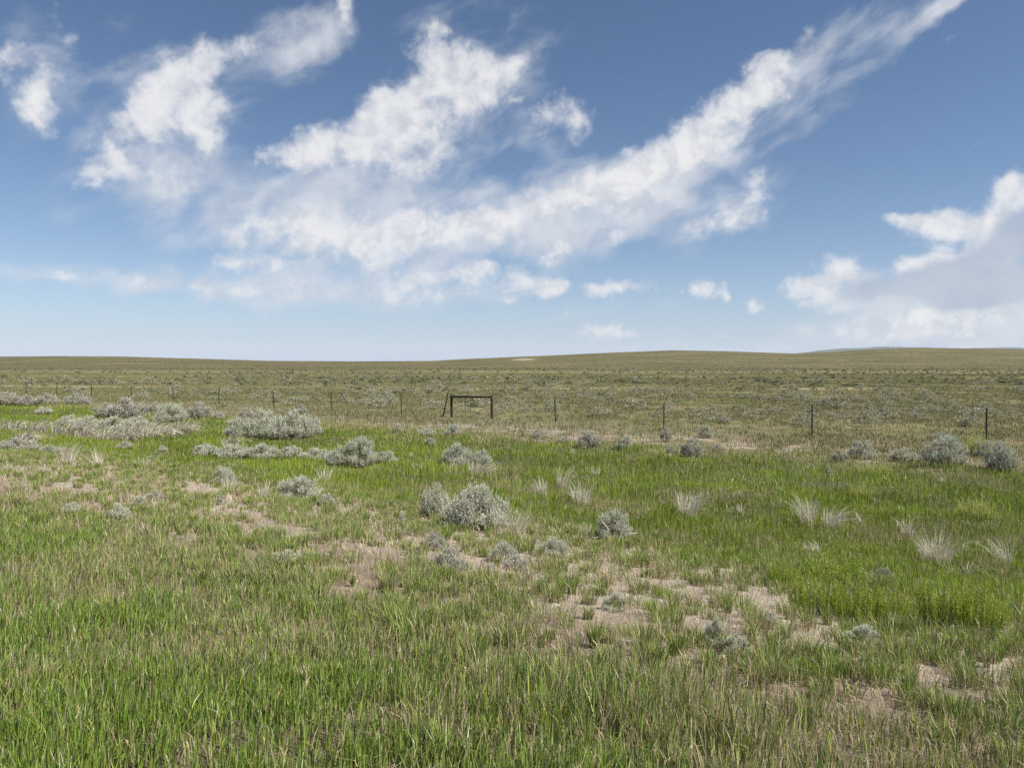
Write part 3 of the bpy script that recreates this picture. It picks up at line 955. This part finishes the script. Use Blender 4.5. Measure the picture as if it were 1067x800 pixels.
B, Mi = SAGE_BIG, SAGE_MID
G1 = 'sagebrush near the ditch'
SHRUBS = [  # kind, x, base y, width, height, label
    (B[0], 497, 551, 74, 46, 'large rounded silver sagebrush on the bare slope, biggest of the near shrubs'),
    (B[1], 455, 540, 34, 34, 'silvery sagebrush touching the left side of the largest near shrub'),
    (B[2], 640, 564, 38, 32, 'grey sagebrush with bare dead branches at its foot, right of the largest near shrub'),
    (B[1], 576, 580, 36, 20, 'low pale sagebrush cushion on bare soil, right of a greener cushion'),
    (B[0], 525, 586, 32, 22, 'low green grey sagebrush cushion just below the largest near shrub'),
    (Mi[4], 421, 553, 15, 20, 'small upright sagebrush sprig on bare soil left of the largest near shrub'),
    (B[2], 312, 522, 46, 25, 'dark based rounded sagebrush standing alone on the left of the bare slope'),
    (Mi[0], 234, 506, 24, 20, 'small pale sagebrush left of the lone dark based sagebrush'),
    (Mi[1], 297, 588, 32, 14, 'very low blue grey sagebrush flattened in the grass on the left of the slope'),
    (Mi[4], 744, 674, 22, 30, 'upright blue grey sagebrush sprig nearest the camera, left one of a pair'),
    (Mi[0], 768, 682, 30, 20, 'low blue grey sagebrush nearest the camera, right one of a pair'),
    (Mi[2], 20, 470, 44, 14, 'low mauve grey sagebrush at the left picture edge above the bare slope'),
    (Mi[3], 52, 474, 30, 10, 'flat mauve sagebrush right beside the one at the left picture edge'),
    (B[0], 278, 458, 50, 30, 'big silver sagebrush in the middle of the dense clump left of the wooden frame'),
    (B[1], 306, 457, 46, 28, 'big silver sagebrush on the right of the dense clump left of the wooden frame'),
    (B[2], 250, 457, 34, 22, 'lower silver sagebrush on the left end of the dense clump left of the wooden frame'),
    (Mi[0], 325, 455, 22, 20, 'small silver sagebrush on the right end of the dense clump left of the wooden frame'),
    (Mi[2], 258, 438, 20, 13, 'small greenish sagebrush just behind the dense clump left of the wooden frame'),
    (Mi[2], 312, 431, 16, 9, 'small mauve sagebrush behind the right end of the dense clump'),
    (Mi[2], 132, 437, 42, 22, 'tall mauve grey sagebrush left of the dense clump, in front of the fence'),
    (Mi[3], 112, 436, 24, 16, 'mauve grey sagebrush touching the left side of the tall mauve one'),
    (B[0], 120, 449, 40, 15, 'spreading silver sagebrush in front of the tall mauve one'),
    (B[1], 92, 448, 38, 14, 'spreading silver sagebrush left of the one in front of the tall mauve shrub'),
    (Mi[1], 72, 444, 24, 11, 'small silver sagebrush at the left end of the spreading silver row'),
    (Mi[1], 142, 446, 26, 12, 'small silver sagebrush at the right end of the spreading silver row'),
    (B[2], 178, 441, 36, 20, 'silver sagebrush between the tall mauve one and the dense clump'),
    (Mi[2], 208, 436, 26, 17, 'dark mauve sagebrush right beside the silver one left of the dense clump'),
    (Mi[3], 162, 429, 18, 10, 'small dark sagebrush behind the silver one left of the dense clump'),
    (Mi[0], 228, 437, 12, 8, 'tiny silver sagebrush just left of the dense clump'),
    (Mi[2], 8, 421, 34, 12, 'mauve sagebrush in the hedge like row before the fence, at the left picture edge'),
    (Mi[3], 30, 423, 24, 11, 'mauve sagebrush in the hedge like row before the fence, second from the left'),
    (Mi[2], 50, 422, 24, 12, 'mauve sagebrush in the hedge like row before the fence, third from the left'),
    (Mi[3], 82, 422, 28, 12, 'dark mauve sagebrush at the right end of the hedge like row before the fence'),
    (Mi[1], 46, 432, 18, 8, 'tiny pale sagebrush on green grass below the hedge like row'),
    (Mi[3], 99, 429, 8, 5, 'tiniest mauve sagebrush dot on green grass left of the tall mauve one'),
    (Mi[0], 215, 476, 30, 13, 'low silver sagebrush at the left end of the low row below the dense clump'),
    (Mi[1], 243, 478, 36, 15, 'low silver sagebrush second from left in the low row below the dense clump'),
    (B[0], 275, 478, 38, 16, 'low silver sagebrush in the centre of the low row below the dense clump'),
    (Mi[0], 305, 477, 28, 12, 'low silver sagebrush right of centre in the low row below the dense clump'),
    (Mi[1], 330, 481, 34, 14, 'low silver sagebrush near the right end of the low row below the dense clump'),
    (Mi[4], 168, 473, 14, 9, 'tiny grey sagebrush in the dry grass left of the low row'),
    (Mi[3], 130, 469, 20, 9, 'small grey sagebrush among the leaning dry grass on the left'),
    (B[2], 376, 486, 36, 30, 'tall silver sagebrush left below the wooden frame, taller of two'),
    (B[1], 352, 485, 26, 20, 'silver sagebrush touching the left side of the tall one left below the wooden frame'),
    (Mi[0], 404, 482, 22, 12, 'low silver sagebrush right of the tall one left below the wooden frame'),
    (B[0], 478, 486, 36, 24, 'silver sagebrush in the green ditch straight below the wooden frame'),
    (Mi[1], 502, 485, 22, 16, 'small silver sagebrush right of the one straight below the wooden frame'),
    (Mi[0], 471, 454, 20, 12, 'round silver sagebrush just in front of the left post of the wooden frame'),
    (Mi[1], 445, 455, 20, 9, 'low silver sagebrush left of the round one before the wooden frame'),
    (Mi[4], 417, 450, 12, 9, 'small round grey sagebrush near the post left of the wooden frame'),
    (Mi[0], 449, 464, 11, 8, 'tiny silver sagebrush below the low one before the wooden frame'),
    (Mi[2], 613, 466, 26, 17, 'mauve grey sagebrush on the dirt bank, left one of a pair right of the frame'),
    (Mi[0], 651, 468, 22, 14, 'silver sagebrush on the dirt bank, right one of a pair right of the frame'),
    (Mi[2], 694, 460, 13, 15, 'small mauve sagebrush at the foot of the second post right of the frame'),
    (Mi[2], 562, 457, 20, 9, 'low pale sagebrush on the dirt bank close right of the frame'),
    (Mi[3], 588, 462, 16, 7, 'flat mauve sagebrush on the dirt bank between the frame and the pair'),
    (Mi[2], 721, 477, 24, 20, 'dark mauve sagebrush at the ditch edge, right of the second post'),
    (Mi[0], 736, 456, 15, 13, 'small silver sagebrush behind the dark mauve one at the ditch edge'),
    (Mi[3], 748, 471, 16, 8, 'flat mauve sagebrush right of the dark mauve one at the ditch edge'),
    (Mi[3], 700, 474, 14, 9, 'small flat grey sagebrush left of the dark mauve one at the ditch edge'),
    (Mi[0], 899, 478, 28, 19, 'silver sagebrush at the ditch edge right of the tallest fence post'),
    (Mi[2], 874, 481, 14, 12, 'small dark sagebrush left of the silver one past the tallest fence post'),
    (Mi[1], 941, 481, 26, 14, 'pale low sagebrush on pink soil left of the big right hand shrub'),
    (B[2], 985, 486, 46, 32, 'big silver sagebrush by the ditch near the rightmost fence post'),
    (B[1], 1043, 491, 34, 30, 'silver sagebrush at the right picture edge below the rightmost fence post'),
    (Mi[0], 1026, 477, 22, 18, 'small silver sagebrush between the two big right hand shrubs'),
    (Mi[2], 982, 459, 20, 9, 'low grey sagebrush behind the big right hand shrub'),
    (Mi[4], 864, 499, 8, 15, 'thin upright grey sprig of sagebrush standing alone in the green ditch'),
    (Mi[3], 755, 441, 12, 7, 'small dark sagebrush beyond the fence right of the second post'),
]
for (k, x, y, w, h, lab) in SHRUBS:
    place_shrub(k, x, y, w, h, lab, G1)

# bare dead branches under one shrub belong to it
for o in list(C.objects):
    if o.get('label', '').startswith('grey sagebrush with bare dead'):
        g = Geo()
        r = np.random.default_rng(5)
        for i in range(9):
            a = r.uniform(2.6, 6.0)
            ln = r.uniform(0.4, 0.75)
            e = Vector((math.cos(a) * ln, math.sin(a) * ln, r.uniform(0.1, 0.6)))
            g.tube([(0, 0, 0.02), e * 0.5 + Vector((0, 0, 0.06)), e], [0.018, 0.014, 0.006], 6)
        db = link('dead_branch', g.mesh('dead_branch', M_DEAD), o)
        db.rotation_euler = (0, 0, -o.rotation_euler.z)

G2 = 'bright green shrubs'
for (k, x, y, w, h, lab) in [
    (FORB[0], 850, 640, 56, 42, 'broad bright green leafy stalk bush at the ditch edge, leftmost of the right hand mound'),
    (FORB[1], 892, 648, 56, 44, 'bright green leafy stalk bush in the middle of the right hand mound'),
    (FORB[0], 928, 652, 48, 38, 'bright green leafy stalk bush at the right end of the middle mound'),
    (FORB[1], 872, 608, 66, 28, 'bright green leafy bush behind the middle mound, above the dark hollow'),
    (FORB[0], 985, 654, 58, 52, 'tall green leafy stalk bush straight below the white fan tussock'),
    (FORB[1], 1022, 662, 52, 54, 'tall green leafy stalk bush nearest the right picture edge'),
    (FORB[2], 1018, 541, 36, 22, 'yellow green rounded bush alone in the green ditch at far right'),
    (FORB[2], 912, 496, 34, 14, 'low yellow green bush in the green ditch below the dark soil patch'),
    (FORB[2], 1016, 474, 22, 22, 'yellow green bush between the two big silver shrubs near the rightmost post'),
    (FORB[2], 899, 520, 26, 16, 'small yellow green sprig bush in the middle of the ditch at right'),
    (FORB[1], 690, 622, 24, 14, 'small bright green tufted plant on the bare soil right of centre'),
    (FORB[0], 815, 612, 30, 26, 'small bright green leafy plant at the left foot of the broad green bush'),
]:
    place_shrub(k, x, y, w, h, lab, G2, 'green_bush', 'bush')


# ------------------------------------------------------------------ dry tussocks
PALE = [(0.56, 0.52, 0.42), (0.65, 0.61, 0.51), (0.46, 0.41, 0.31), (0.60, 0.53, 0.39)]


def tussock(x, y, wpx, hpx, lean, label, n=140, group='dry grass tussocks', seed=0, wf=1.0):
    X, Y, Z = at(x, y)
    s = Y / FPX
    r = np.random.default_rng(seed)
    n = int(n * 2.2)
    w, h = wpx * s, hpx * s
    rr, a = np.sqrt(r.random(n)), r.random(n) * 6.283
    bx, by = np.cos(a) * rr * w * 0.26, np.sin(a) * rr * w * 0.26
    # lean < 0: blown to the left, > 0: to the right
    out = np.stack([np.cos(a) * rr * 0.9 + lean, np.sin(a) * rr * 0.9], -1)
    ld = np.arctan2(out[:, 1], out[:, 0])
    out = out + r.normal(0, 0.2, out.shape)
    ld = np.arctan2(out[:, 1], out[:, 0])
    am = np.clip(np.linalg.norm(out, axis=1), 0, 1.7) * r.uniform(0.4, 1.25, n)
    col = pick(n, PALE, [3, 2, 2, 2], 0.12, r)
    hh = h * r.uniform(0.3, 1.15, n) * (1 + 0.5 * am)
    me = blades_mesh('dry_tussock', bx, by, np.zeros(n) - 0.01, hh, r.uniform(0.6, 1.0, n) * max(0.005, s * 0.5) * wf, r.random(n) * 6.283, ld, am, col, None, 3, M_DRY)
    link('dry_tussock', me, None, (X, Y, Z), label, 'dry grass', group)


TUSS = [
    (975, 590, 46, 32, 0.0, 'white fan shaped dry grass tussock above the large bright green bush', 190),
    (842, 548, 26, 28, -0.4, 'pale upright dry tussock in the ditch, left one of a leaning pair', 110),
    (866, 551, 34, 20, 0.8, 'pale dry tussock leaning right in the ditch, right one of a leaning pair', 120),
    (716, 541, 34, 26, 0.3, 'white dry tussock standing alone in the green ditch right of centre', 150),
    (606, 527, 34, 22, -0.1, 'pale dry tussock in the ditch above the sagebrush with dead branches', 100),
    (586, 512, 18, 24, 0.5, 'narrow pale dry tussock leaning right, behind the largest near shrub', 60),
    (563, 518, 30, 18, -0.4, 'straw coloured tussock in the ditch just right of the largest near shrub', 80),
    (538, 556, 34, 22, 0.3, 'brownish dry stalks touching the right side of the largest near shrub', 110),
    (850, 580, 26, 16, -0.9, 'flattened pale dry stalks pointing left above the broad green bush', 60),
    (1046, 590, 30, 30, -0.5, 'pale dry stalks at the right picture edge beside the white fan tussock', 60),
    (945, 560, 22, 18, 0.2, 'small pale dry tussock left above the white fan tussock', 60),
    (500, 495, 46, 14, 0.9, 'white matted dry stalks beside the sagebrush straight below the frame', 130),
    (474, 491, 26, 10, 0.9, 'white matted dry stalks at the left foot of the sagebrush below the frame', 60),
    (70, 484, 26, 22, 0.6, 'crossed pale dry stalks at the upper left end of the bare slope', 50),
    (100, 486, 20, 18, -0.5, 'thin pale stalks right of the crossed dry stalks at upper left', 30),
    (152, 488, 26, 14, 0.6, 'straw tussock on the upper edge of the bare slope at left', 50),
    (238, 512, 22, 14, 0.2, 'straw tussock below the small pale sagebrush on the left', 60),
    (275, 520, 22, 16, 0.1, 'straw tussock just left of the lone dark based sagebrush', 70),
    (338, 505, 22, 18, 0.1, 'straw tussock just right of the lone dark based sagebrush', 60),
    (610, 560, 18, 14, -0.4, 'thin dry stalks at the left foot of the sagebrush with dead branches', 40),
]
for i, (x, y, w, h, ln, lab, n) in enumerate(TUSS):
    tussock(x, y, w, h, ln, lab, n, seed=100 + i)
for i, (x, y, w, h) in enumerate([(12, 450, 30, 10), (38, 452, 30, 12), (64, 455, 32, 12), (88, 458, 32, 12), (112, 460, 34, 12), (134, 459, 34, 14),
                                  (152, 456, 34, 14), (172, 455, 34, 12), (190, 452, 32, 12), (26, 462, 30, 10), (240, 466, 26, 10)]):
    tussock(x, y, w * 1.2, h * 1.15, 1.05, 'pale straw tussock blown flat to the right in the green strip at left', 90, 'wind blown straw at left', 200 + i, 2.0)


r9 = np.random.default_rng(909)
cnt = 0
while cnt < 34:
    x_, y_ = r9.uniform(300, 1060), r9.uniform(470, 660)
    X_, Y_, Z_ = at(x_, y_)
    q_ = qof(X_, Y_)
    if 10.5 < q_ < 23 and X_ / Y_ > -0.2:
        sz = 0.30 * FPX / Y_
        tussock(x_, y_, sz * r9.uniform(0.5, 1.1), sz * r9.uniform(0.35, 0.75), r9.uniform(-0.8, 0.9),
                'small wispy pale dry tuft, one of many dotted through the green ditch', int(r9.integers(14, 45)), 'small dry tufts in the ditch', 300 + cnt)
        cnt += 1
cnt = 0
while cnt < 22:
    x_, y_ = r9.uniform(60, 1000), r9.uniform(490, 680)
    X_, Y_, Z_ = at(x_, y_)
    q_ = qof(X_, Y_)
    if 4.2 < q_ < 9.5:
        sz = r9.uniform(0.14, 0.30) * FPX / Y_
        place_shrub(Mi[int(r9.integers(5))], x_, y_, sz, sz * r9.uniform(0.5, 0.9), 'tiny grey green sage seedling, one of many sprouting on the bare slope', 'sage seedlings on the bare slope', 'sage_seedling', 'seedling')
        cnt += 1


# ------------------------------------------------------------------ fence and wooden frame
def fence_pt(px):
    """the point of the fence line seen at a pixel column"""
    k = (px - CX) / FPX
    y = 32.6 / (NX * k + NY)
    x = k * y
    return Vector((x, y, float(ground_z(x, y))))


POSTS = [(27, 1.05), (59, 1.15), (95, 1.2), (137, 1.15), (180, 1.12), (228, 1.15), (285, 1.15), (345, 1.25), (418, 1.2),
         (579, 1.25), (692, 1.2), (847, 1.32), (1029, 1.38), (1290, 1.3), (-12, 1.1)]
fence = link('wire_fence', None, None, fence_pt(579), 'thin wire fence on dark slender posts crossing the whole prairie behind the ditch', 'fence')
fo = fence.location.copy()
r = np.random.default_rng(77)
line_pts = []
for px, h in sorted(POSTS):
    p = fence_pt(px) - fo
    lean = Vector((r.normal(0, 0.02), r.normal(0, 0.02), 0))
    g = Geo()
    top = p + lean + Vector((0, 0, h))
    rad = (0.032 if px not in (180, 228, 345) else 0.040) * (1.05 if px < 300 else 1.0)
    h = h + (0.08 if px < 300 else 0.0)
    g.tube([p - Vector((0, 0, 0.3)), p + lean * 0.5 + Vector((0, 0, h * 0.5)), top - Vector((0, 0, 0.02)), top], [rad, rad, rad * 0.95, rad * 0.7], 6)
    for s in (0.3, 0.55, 0.8, 0.95):          # wire clips
        c = p + lean * s + Vector((0, 0, h * s))
        g.box(c + Vector((0, -0.03, 0)), 0.05, 0.03, 0.025)
    link('post', g.mesh('post', M_WOOD2 if px in (180, 228, 345) else M_STEEL, False), fence)
    line_pts.append((p, lean, h))
for s in (0.3, 0.55, 0.8, 0.95):
    g = Geo()
    pts = []
    for i, (p, lean, h) in enumerate(line_pts):
        a = p + lean * s + Vector((0, -0.045, h * s))
        if i:
            b = pts[-1]
            for t in (0.25, 0.5, 0.75):
                m_ = b.lerp(a, t)
                m_.z -= 0.05 * 4 * t * (1 - t)
                pts.append(m_) if t < 0.3 else extra.append(m_)
                if t < 0.3:
                    extra = []
            pts.extend(extra)
        pts.append(a)
    g.tube(pts, [0.005] * len(pts), 4, False)
    link('wire', g.mesh('wire', M_WIRE), fence)

pl, pr = fence_pt(470.5), fence_pt(512.5)
frame = link('brace_frame', None, None, (pl + pr) / 2, 'dark wooden frame of two stout posts and a top rail standing in the fence', 'fence frame')
f0 = frame.location.copy()
HT = 1.30


def log(a, b, ra, rb, seed, sides=12):
    r = np.random.default_rng(seed)
    a, b = Vector(a), Vector(b)
    n = 7
    pts, rad = [], []
    for i in range(n):
        t = i / (n - 1)
        pts.append(a.lerp(b, t) + Vector(r.normal(0, 0.006, 3)))
        rad.append((ra + (rb - ra) * t) * r.uniform(0.93, 1.07))
    rad[-1] *= 0.9
    return Geo().tube(pts, rad, sides)


a, b = pl - f0, pr - f0
along = (b - a).normalized()
link('post', log(a - Vector((0, 0, .3)), a + Vector((0, 0, HT)), 0.082, 0.072, 1).mesh('post', M_WOOD), frame)
link('post', log(b - Vector((0, 0, .3)), b + Vector((0, 0, HT)), 0.082, 0.070, 2).mesh('post', M_WOOD), frame)
za, zb = a.z + HT - 0.13, b.z + HT - 0.12
link('rail', log(Vector((a.x, a.y, za)) + along * 0.06, Vector((b.x, b.y, zb)) - along * 0.06, 0.062, 0.056, 3).mesh('rail', M_WOOD), frame)


def on_frame(px, up):
    p = fence_pt(px) - f0
    return Vector((p.x, p.y, a.z + up))


for (x0, u0, x1, u1, sdd) in ((485.3, HT - 0.19, 484.2, 0.66, 4), (492.0, HT - 0.18, 496.6, 0.58, 5)):
    link('stay', log(on_frame(x0, u0), on_frame(x1, u1), 0.026, 0.02, sdd, 6).mesh('stay', M_WOOD2), frame)
g = Geo()
g.tube([on_frame(509.5, HT - 0.15), on_frame(495, HT * 0.5), on_frame(473, 0.16)], [0.009] * 3, 5)
g.tube([on_frame(473, HT - 0.2), on_frame(486, HT * 0.6)], [0.005] * 2, 5)
link('brace_wire', g.mesh('brace_wire', M_WIRE), frame)
link('stub', log(on_frame(480.5, -0.1), on_frame(480.3, 0.22), 0.035, 0.03, 8, 7).mesh('stub', M_WOOD2), frame)
lp = fence_pt(461.5)
pole = link('leaning_pole', log((0, 0, 0), fence_pt(467.5) - lp + Vector((0.0, 0, 1.52)), 0.045, 0.036, 9, 8).mesh('leaning_pole', M_WOOD2), None, lp,
            'thin dark pole leaning towards the left post of the wooden frame', 'pole')


# ------------------------------------------------------------------ sagebrush beyond the fence
BEYOND = 'sagebrush beyond the fence'
x, y = scatter(36, 165, lambda d: 0.20 * np.minimum(1, (60 / d) ** 0.5), 0.72)
q = qof(x, y)
pt = fbm(x / 17, y / 15, 141, 3)
pr_ = ssn(pt, 0.47, 0.60) * ssn(q, 33.5, 37)
right_patch = np.exp(-(((x / y) - 0.50) / 0.10) ** 2 - ((y - 50) / 9) ** 2) + np.exp(-(((x / y) - 0.33) / 0.14) ** 2 - ((y - 66) / 6) ** 2)
strip = np.exp(-((y - 122 - 6 * np.sin(x / 23)) / 7) ** 2)
k = rng.random(len(x)) < np.clip(pr_ * 0.6 + 0.10 * ssn(q, 33.5, 36) + right_patch * 0.9 + strip * 0.9, 0, 1)
x, y = x[k], y[k]
size = rng.gamma(5, 0.15, len(x)) + 0.25
order = np.argsort(-(size / y))
n_ind = 300 - len(SHRUBS)
for i in order[:n_ind]:
    me = SAGE_FAR[rng.integers(len(SAGE_FAR))][0]
    o = link('sagebrush', me, None, (x[i], y[i], float(ground_z(x[i], y[i]))),
             'low grey sagebrush, one of many scattered over the open grass beyond the wire fence', 'shrub', BEYOND)
    o.rotation_euler = (0, 0, rng.random() * 6.283)
    s_ = size[i]
    o.scale = (s_, s_, s_ * rng.uniform(0.5, 0.85))


def clump_mass(name, x, y, size, cols, label, leaves=26, hgt=0.5):
    n = len(x)
    gi = np.repeat(np.arange(n), leaves)
    N_ = len(gi)
    d = rng.normal(0, 1, (N_, 3))
    d /= np.linalg.norm(d, axis=1)[:, None]
    d[:, 2] = np.abs(d[:, 2])
    s = size[gi]
    rr = rng.uniform(0.5, 1, N_)
    p = np.stack([x[gi] + d[:, 0] * s * 0.5 * rr, y[gi] + d[:, 1] * s * 0.5 * rr, ground_z(x, y)[gi] + d[:, 2] * s * hgt * rr], -1)
    u = rng.normal(0, 1, (N_, 3)); u /= np.linalg.norm(u, axis=1)[:, None]
    v = np.cross(u, rng.normal(0, 1, (N_, 3))); v /= np.linalg.norm(v, axis=1)[:, None]
    L = (s * 0.075)[:, None]
    V = np.stack([p - u * L - v * L * .6, p + u * L - v * L * .6, p + u * L + v * L * .6, p - u * L + v * L * .6], 1).reshape(-1, 3)
    c = np.array(cols)[rng.integers(len(cols), size=n)] * rng.normal(1, 0.08, (n, 1))
    c = c[gi] * rng.normal(1, 0.08, (N_, 1))
    link(name, quads_mesh(name, V, np.arange(4 * N_).reshape(-1, 4), M_SAGE, np.repeat(np.clip(c, .01, .8), 4, 0)), kind='stuff', label=label, cat='shrubs')


rest_i = order[n_ind:]
x2, y2 = scatter(150, 430, lambda d: 0.045 * (150 / d) ** 0.6, 0.75)
pt = fbm(x2 / 60, y2 / 22, 151, 3)
k = rng.random(len(x2)) < ssn(pt, 0.46, 0.58) + 0.05
x2, y2 = x2[k], y2[k]
clump_mass('far_sagebrush', np.concatenate([x[rest_i], x2]), np.concatenate([y[rest_i], y2]),
           np.concatenate([size[rest_i] * 0.85, rng.uniform(0.6, 1.3, len(x2))]), [(0.16, 0.16, 0.105), (0.21, 0.205, 0.14), (0.12, 0.12, 0.08), (0.27, 0.26, 0.19)],
           'rows of low grey sagebrush far out on the plain', 60, 0.4)
x3, y3 = scatter(330, 1500, lambda d: 0.020 * (400 / d) ** 0.5, 0.78)
clump_mass('hill_brush', x3, y3, rng.uniform(0.6, 1.5, len(x3)), [(0.08, 0.08, 0.04), (0.11, 0.10, 0.05), (0.07, 0.075, 0.035), (0.15, 0.135, 0.075)],
           'dark low brush freckling the distant hills', 14, 0.35)


# ------------------------------------------------------------------ the air
def build_haze():
    m, N = new_mat('haze_air')
    v = N.n('ShaderNodeVolumePrincipled')
    v.inputs['Color'].default_value = (0.80, 0.88, 1.0, 1)
    v.inputs['Density'].default_value = 2.2e-5
    o = N.n('ShaderNodeOutputMaterial')
    N.put(o.inputs['Volume'], v.outputs[0])
    me = Geo().box((0, 9000, 130), 46000, 18500, 450).mesh('haze', m, False)
    link('haze', me, kind='stuff', label='thin bluish air that fades the farthest mountains', cat='haze')


build_haze()
